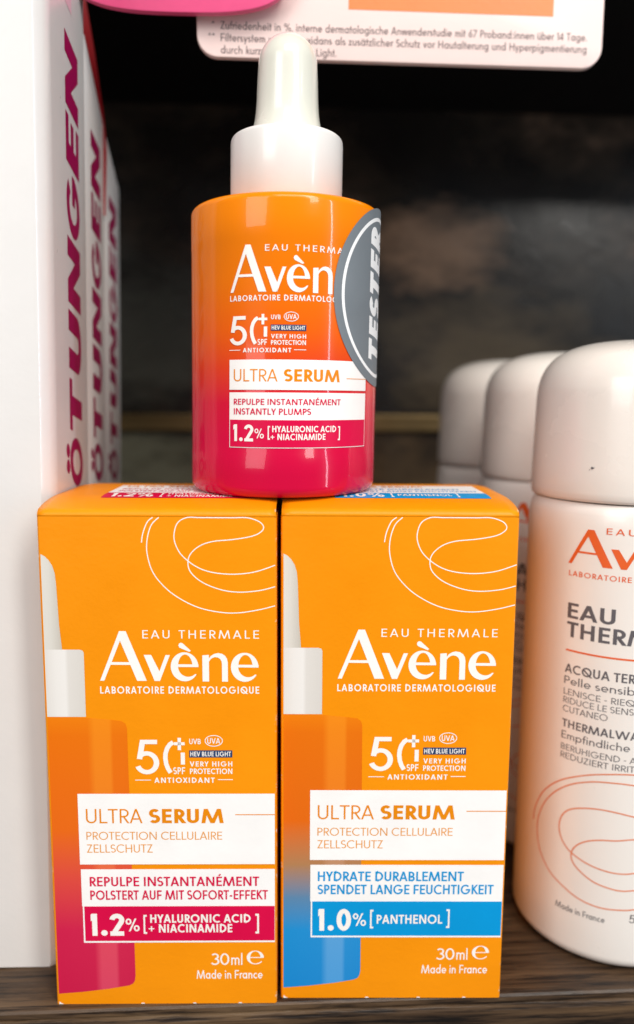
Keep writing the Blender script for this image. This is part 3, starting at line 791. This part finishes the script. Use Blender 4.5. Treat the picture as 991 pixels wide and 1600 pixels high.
sp = P.build("sun_protection_print", ['ink', 'navy'], bt, bwrap(RB + .035, LEAN), .8); Q.build("lettering", ['ink'], sp, bwrap(RB + .06, LEAN), .8)
P = Print(); P.rect(-9.92, 17.0, 18.45, 23.45, 0)
lb = P.build("label_panel", ['panel'], bt, bwrap(RB + .03, LEAN), .8)
P = Print(); P.text('ULTRA', -9.04, -1.2, 19.84, 2.05, .10, 0); P.text('SERUM', -.1, 9.95, 19.84, 2.05, .19, 0); P.rect(11.5, 16.9, 20.42, 20.53, 0)
P.build("lettering", ['orange_ink'], lb, bwrap(RB + .06, LEAN), .8)
P = Print(); P.rect(-9.92, 17.0, 13.4, 18.0, 0)
ip = P.build("ingredient_panel", ['panel'], bt, bwrap(RB + .03, LEAN), .8)
P = Print(); P.rect(-9.92, 17.0, 8.66, 13.4, 0); P.build("band_border", ['panel'], ip, bwrap(RB + .03, LEAN), .8)
P = Print(); P.rect(-9.8, 16.88, 8.78, 13.4, 0); P.build("colour_band", ['magenta'], ip, bwrap(RB + .06, LEAN), .8)
P = Print()
P.text('REPULPE INSTANTANÉMENT', -9.02, 10.25, 15.95, 1.0, .15, 1); P.text('INSTANTLY PLUMPS', -9.0, 4.55, 14.3, 1.05, .15, 1)
P.text('1.2', -9.1, -5.35, 9.76, 2.85, .18, 0); P.text('%', -5.1, -3.45, 10.3, 1.65, .13, 0); P.text('[', -2.8, -2.4, 10.1, 2.3, .10, 0)
P.text('HYALURONIC ACID', -2.03, 9.4, 11.38, 1.05, .18, 0); P.text('+ NIACINAMIDE', -2.3, 7.3, 10.06, 1.05, .18, 0); P.text(']', 9.8, 10.25, 9.95, 2.4, .10, 0)
P.build("lettering", ['ink', 'magenta'], ip, bwrap(RB + .09, LEAN), .8)
# oval sticker: a thin slightly raised label wrapped round the side
SC, SZ, SA, SB = 22.6, 34.9, 14.2, 15.6
def oval(a, b, n=90): return [(SC + a * cos(2 * pi * i / n), SZ + b * sin(2 * pi * i / n)) for i in range(n)]
P = Print(); P.poly([oval(SA, SB)], 0)
stk = P.build("tester_sticker", ['sticker'], bt, bwrap(RB + .08, LEAN), .35)
P = Print(); P.line(oval(12.3, 13.7), 0.62, 0, True)
def turned(x, z): return (SC - (z - 0.0), SZ + x)     # reads upwards
P.text('TESTER', -11.6, 11.5, -1.2, 6.0, .235, 0, slant=.16, xf=turned)
P.build("lettering", ['sticker_white'], stk, bwrap(RB + .105, LEAN), .35)

# ------------------------------------------------------------------ spray cans in a row
RC = 19.4
def make_can(loc):
    root = empty("spray_can", loc, 0)
    pr = [(0, 1.0), (15.5, 0.9), (16.4, 0.0), (17.0, 0.0)] + rnd(RC, 0.0, 2.6, False)[1:] + [(RC, 10), (RC, 60), (RC, 84.0), (19.36, 86.6), (19.2, 88.4), (18.9, 89.7), (18.4, 90.5), (0, 90.6)]
    o = link("can_body", lathe_bm(pr, 160), 'can', root, True); auto_smooth(o, 50)
    pr = [(0, 90.75), (18.5, 90.75), (18.95, 90.9), (19.2, 91.4), (19.32, 92.6), (19.28, 96), (19.05, 104), (18.85, 110.2), (18.6, 112.4), (18.0, 114.4), (16.9, 116.3), (15.2, 118.0), (12.8, 119.3), (9.5, 120.3), (5.2, 120.9), (0, 121.1)]
    # smooth the dome
    pp = spline(pr[5:], 4); pr = pr[:5] + pp
    pr[-1] = (0, pr[-1][1])
    o = link("cap", lathe_bm(pr, 160), 'cap', root, True); auto_smooth(o, 50)
    wr = wrap(RC + .03)
    P = Print(); P.poly(wordmark(-17.8, 11.0, 79.1, 85.9), 0)
    P.text('EAU THERMALE', -10.75, 11.2, 85.3, 1.15, .12, 0, track=.22); P.text('LABORATOIRE DERMATOLOGIQUE', -17.5, 11.2, 76.75, 1.0, .15, 0, track=.09)
    P.rect(-17.3, 12.0, 62.15, 62.5, 0)
    P.build("logo_lettering", ['can_orange'], root, wr, .8)
    P = Print()
    for t, x1, z, c, w in (('EAU', -8.35, 68.6, 2.95, .17), ('THERMALE', 6.5, 64.95, 2.95, .17), ('ACQUA TERMALE', 2.0, 57.9, 1.75, .16), ('Pelle sensibile', -1.6, 55.65, 1.55, .11),
                           ('LENISCE - RIEQUILIBRA', 2.6, 53.55, 1.22, .105), ('RIDUCE LE SENSAZIONI DI FASTIDIO', 12.4, 51.85, 1.22, .105), ('CUTANEO', -8.7, 50.1, 1.25, .105),
                           ('THERMALWASSER', 1.6, 47.0, 1.6, .16), ('Empfindliche Haut', 1.2, 44.7, 1.5, .11), ('BERUHIGEND - AUSGLEICHEND', 9.2, 42.45, 1.22, .105), ('REDUZIERT IRRITATIONEN', 5.0, 40.75, 1.22, .105)):
        P.text(t, -17.35, x1, z, c, w, 0)
    P.build("lettering", ['can_grey'], root, wr, .8)
    P = Print(); P.text('Made in France', -16.8, -7.1, 9.6, 1.25, .13, 0); P.text('50 ml', -2.7, 2.6, 10.45, 1.7, .11, 0)
    P.build("volume_lettering", ['can_grey'], root, wr, .8)
    P = Print()
    for c in ([(-23.62, 24.72), (-23.26, 27.46), (-21.25, 31.67), (-18.02, 35.18), (-14.18, 37.64), (-9.51, 39.42), (-3.51, 40.32), (3.5, 39.8), (9.5, 37.6)],
              [(9.0, 33.0), (5.5, 36.2), (1.0, 37.8), (-3.39, 38.24), (-6.47, 38.26), (-10.64, 37.68), (-14.77, 35.9), (-18.29, 32.97), (-20.86, 29.34), (-22.22, 25.44), (-22.2, 22.18), (-21.16, 19.08), (-18.55, 16.09), (-15.38, 14.41), (-11.9, 13.05), (-8.1, 12.57), (-4.47, 12.85), (-1.93, 13.26), (4, 14.8), (9, 17.8)],
              [(7.6, 28.2), (5.5, 30.0), (1.2, 31.3), (-3.03, 32.02), (-6.15, 32.45), (-9.15, 32.48), (-12.23, 31.87), (-14.83, 30.69), (-16.34, 28.87), (-16.85, 26.55), (-16.28, 24.32), (-14.75, 22.5), (-12.33, 21.34), (-9.76, 20.64), (-6.99, 20.27), (-4.58, 20.28), (-2.37, 20.68), (3, 22), (8, 24.6)],
              [(7.6, 28.2), (5.0, 27.9), (1.2, 27.7), (-2.76, 27.49), (-5.84, 26.84), (-8.82, 26.32), (-11.25, 25.37), (-13.12, 23.85), (-14.03, 21.92), (-13.59, 20.15), (-11.87, 18.71), (-9.6, 17.55), (-7.12, 17.01), (-4.69, 16.81), (-2.16, 17.19), (4, 18.6), (8.6, 21)]):
        P.line(spline(c), .26, 0)
    P.build("swirl_print", ['can_line'], root, wr, .8)
    return root
can0 = make_can((62.85, 160.0, 0))
cans = [can0]
for loc in ((60.4, 199.2, 0), (55.4, 238.2, 0)):
    c = copy_tree(can0); c.location = [v * MM for v in loc]; cans.append(c)
for c, lab in zip(cans, ("front spray can of the row, white with domed cap, lettering in full view", "second white spray can, half hidden between the front can and the rear can", "rear spray can, last in the row, next to the back wall")):
    tag(c, lab, "spray can", "white spray cans in a row")

P = Print(); P.poly([[(-14.3, 97.15), (-14.0, 96.98), (-13.7, 97.1), (-13.5, 97.35), (-13.85, 97.3), (-14.0, 97.5)], [(-14.6, 96.85), (-14.4, 96.75), (-14.45, 96.95)]], 0)
P.build("scuff_mark", ['can_grey'], can0, wrap(19.36), .4)

# ------------------------------------------------------------------ white cartons at the left
CX, CY = -47.0, 143.4
def carton_loc(d): return yaw_at(CX, CY, 0, d)
def side_print(parent, d, letters, ya, yb, slant, mats, top_shape=None):
    """letters: list of (char, z low, z high) down the right-hand side; they read upwards"""
    P = Print()
    for ch, za, zb in letters:
        P.text(ch, za, zb, 0, yb - ya, .22, 0, slant=slant, xf=lambda x, z: (yb - z, x))
    return P.build("lettering", mats, parent, lambda a, b: (0.04, a, b))
def white_carton(dist, depth, height, chamfer, letters, ya, yb, label, slope=None):
    x, y = carton_loc(dist)
    root = empty("white_carton", (x - 2.0, y, 0), 0, rot=(0, 0.021, YAW))
    tag(root, label, "carton", "white display cartons")
    W0 = -75
    prof = [(W0, 0), (-chamfer, -1.9 if chamfer > 1 else 0), (0, 0), (0, depth - .15), (W0, depth - .15)]
    if chamfer > 1: prof = [(W0, -1.9), (-chamfer, -1.9), (-.9, -1.0), (-.25, .1), (0, 1.6), (0, depth - .15), (W0, depth - .15)]
    else: prof = [(W0, 0.1), (-.5, .1), (-.15, .25), (0, .6), (0, depth - .15), (W0, depth - .15)]
    bm = bmesh.new()
    zs = [0.0, 0.9, 1.0, height]
    rings = []
    for k, z in enumerate(zs):
        g = 0.25 if k < 1 else 0.0
        rings.append([bm.verts.new(((px - g * (px > -74)) * MM, py * MM, z * MM)) for px, py in prof])
    n = len(prof)
    for a, b in zip(rings, rings[1:]):
        for i in range(n): bm.faces.new((a[i], a[(i + 1) % n], b[(i + 1) % n], b[i]))
    bm.faces.new(rings[0]); bm.faces.new(rings[-1])
    if slope:                                  # top cut to a slope towards the back
        for v in rings[-1]:
            t = max(0.0, min(1.0, v.co.y / MM / depth)); v.co.z = (height - slope * t) * MM
    bmesh.ops.recalc_face_normals(bm, faces=bm.faces)
    body = link("carton_body", bm, 'white_board', root); auto_smooth(body, 30)
    side_print(root, 0, letters, ya, yb, 0.18, ['carton_letter'])
    return root
L1 = [('R', 78.5, 89.3), ('Ö', 91.0, 100.5), ('T', 101.6, 111.4), ('U', 113.3, 124.2), ('N', 125.6, 137.6), ('G', 138.6, 149.8), ('E', 151.0, 159.6), ('N', 160.9, 173.4)]
wc1 = white_carton(0, 26, 204, 2.2, L1, 10.6, 20.4, "front white carton at the left edge, tallest, with large crimson letters on its side")
sc = lambda L, b, k: [(c, b + (x - 91) * k, b + (y - 91) * k) for c, x, y in L]
wc2 = white_carton(26.2, 18, 181, .6, sc(L1, 90, .885), 5.0, 14.0, "second white carton, behind the front one, with smaller crimson letters", slope=12)
wc3 = white_carton(44.6, 18, 169, .6, sc(L1, 88.5, .80), 5.0, 13.5, "rearmost white carton, blurred, next to the dark back wall", slope=9)
P = Print(); P.rect(1.8, 16, 181.5, 202.5, 0)
P.build("pink_corner_print", ['pink_ink'], wc1, lambda a, b: (0.05, a, b - a * .12))
# dark red card standing between the second and third cartons
x, y = carton_loc(44.3)
bm = bmesh.new(); out = [(x_ + 1.3 if x_ > -50 else x_, z_) for x_, z_ in [(-60, 150), (0.2, 150), (0.9, 164), (0.5, 171), (-0.2, 177), (-1.2, 185), (-2.4, 193), (-3.4, 200), (-4.4, 207), (-60, 207)]]
A = [bm.verts.new((a * MM, -.05 * MM, b * MM)) for a, b in out]; B = [bm.verts.new((a * MM, .2 * MM, b * MM)) for a, b in out]
bm.faces.new(A); bm.faces.new(list(reversed(B)))
for i in range(len(out)): bm.faces.new((A[i], A[(i + 1) % len(out)], B[(i + 1) % len(out)], B[i]))
bmesh.ops.recalc_face_normals(bm, faces=bm.faces)
rc = link("red_card", bm, 'red_card'); rc.location = (x * MM, y * MM, 0); rc.rotation_euler = (0, 0, YAW)
tag(rc, "dark red card rising behind the white cartons near the top left", "card")

# ------------------------------------------------------------------ pink sign and plate under the upper shelf
def rounded_plate(out, thick, bev):
    bm = bmesh.new(); A = [bm.verts.new((a * MM, 0, b * MM)) for a, b in out]
    f = bm.faces.new(A); r = bmesh.ops.extrude_face_region(bm, geom=[f])
    for v in r['geom']:
        if isinstance(v, bmesh.types.BMVert): v.co.y += thick * MM
    bmesh.ops.recalc_face_normals(bm, faces=bm.faces)
    front = [e for e in bm.edges if all(v.co.y < 1e-7 for v in e.verts)]
    if bev: bmesh.ops.bevel(bm, geom=front, offset=bev * MM, segments=2, profile=.5, affect='EDGES')
    return bm
sg = empty("hanging_sign", (-24.4, 170.0, 176.7), 0.0600)
tag(sg, "pale pink sign with rounded corners and small grey footnotes hanging behind the dropper", "sign")
out = arcpts(4.2, 4.2, 4.2, 4.2, 180, 270, 10) + arcpts(82.2 - 4.2, 4.2, 4.2, 4.2, 270, 360, 10) + [(82.2, 32.4), (0, 32.4)]
sb = link("sign_board", rounded_plate(out, 1.4, .25), 'sign', sg); auto_smooth(sb, 40)
P = Print(); P.rect(30.1, 71.7, 9.6, 32, 0); P.build("orange_panel", ['sign_orange'], sg, flat(-.05))
P = Print()
P.text('*', 2.9, 3.6, 5.0, 1.5, .11, 0); P.text('Zufriedenheit in %, interne dermatologische Anwenderstudie mit 67 Proband:innen über 14 Tage.', 4.7, 78.9, 5.0, 1.45, .125, 0, space=.36)
P.text('**', 2.2, 3.6, 2.8 - .05, 1.5, .11, 0); P.text('Filtersystem und Antioxidans als zusätzlicher Schutz vor Hautalterung und Hyperpigmentierung', 4.7, 78.9, 2.75, 1.45, .125, 0, space=.36)
P.text('durch kurzwelliges Blue Light.', 4.7, 27.8, .50, 1.45, .125, 0, space=.36)
lt = P.build("lettering", ['sign_grey'], sg, lambda a, b: (a, -.05, b + 0.15))
pl = empty("pink_plate", (-27.3, 166.2, 183.1), 0.045)
tag(pl, "glossy hot pink rounded plate overlapping the sign's upper left corner", "plate")
out = []
for i in range(72):
    t = 2 * pi * i / 72; cs, sn = cos(t), sin(t); n = 2 / 3.0
    out.append((21.6 * math.copysign(abs(cs) ** n, cs), 9.0 + 9.0 * math.copysign(abs(sn) ** n, sn)))
o = link("plate_board", rounded_plate(out, 1.5, .3), 'plate', pl); auto_smooth(o, 40)
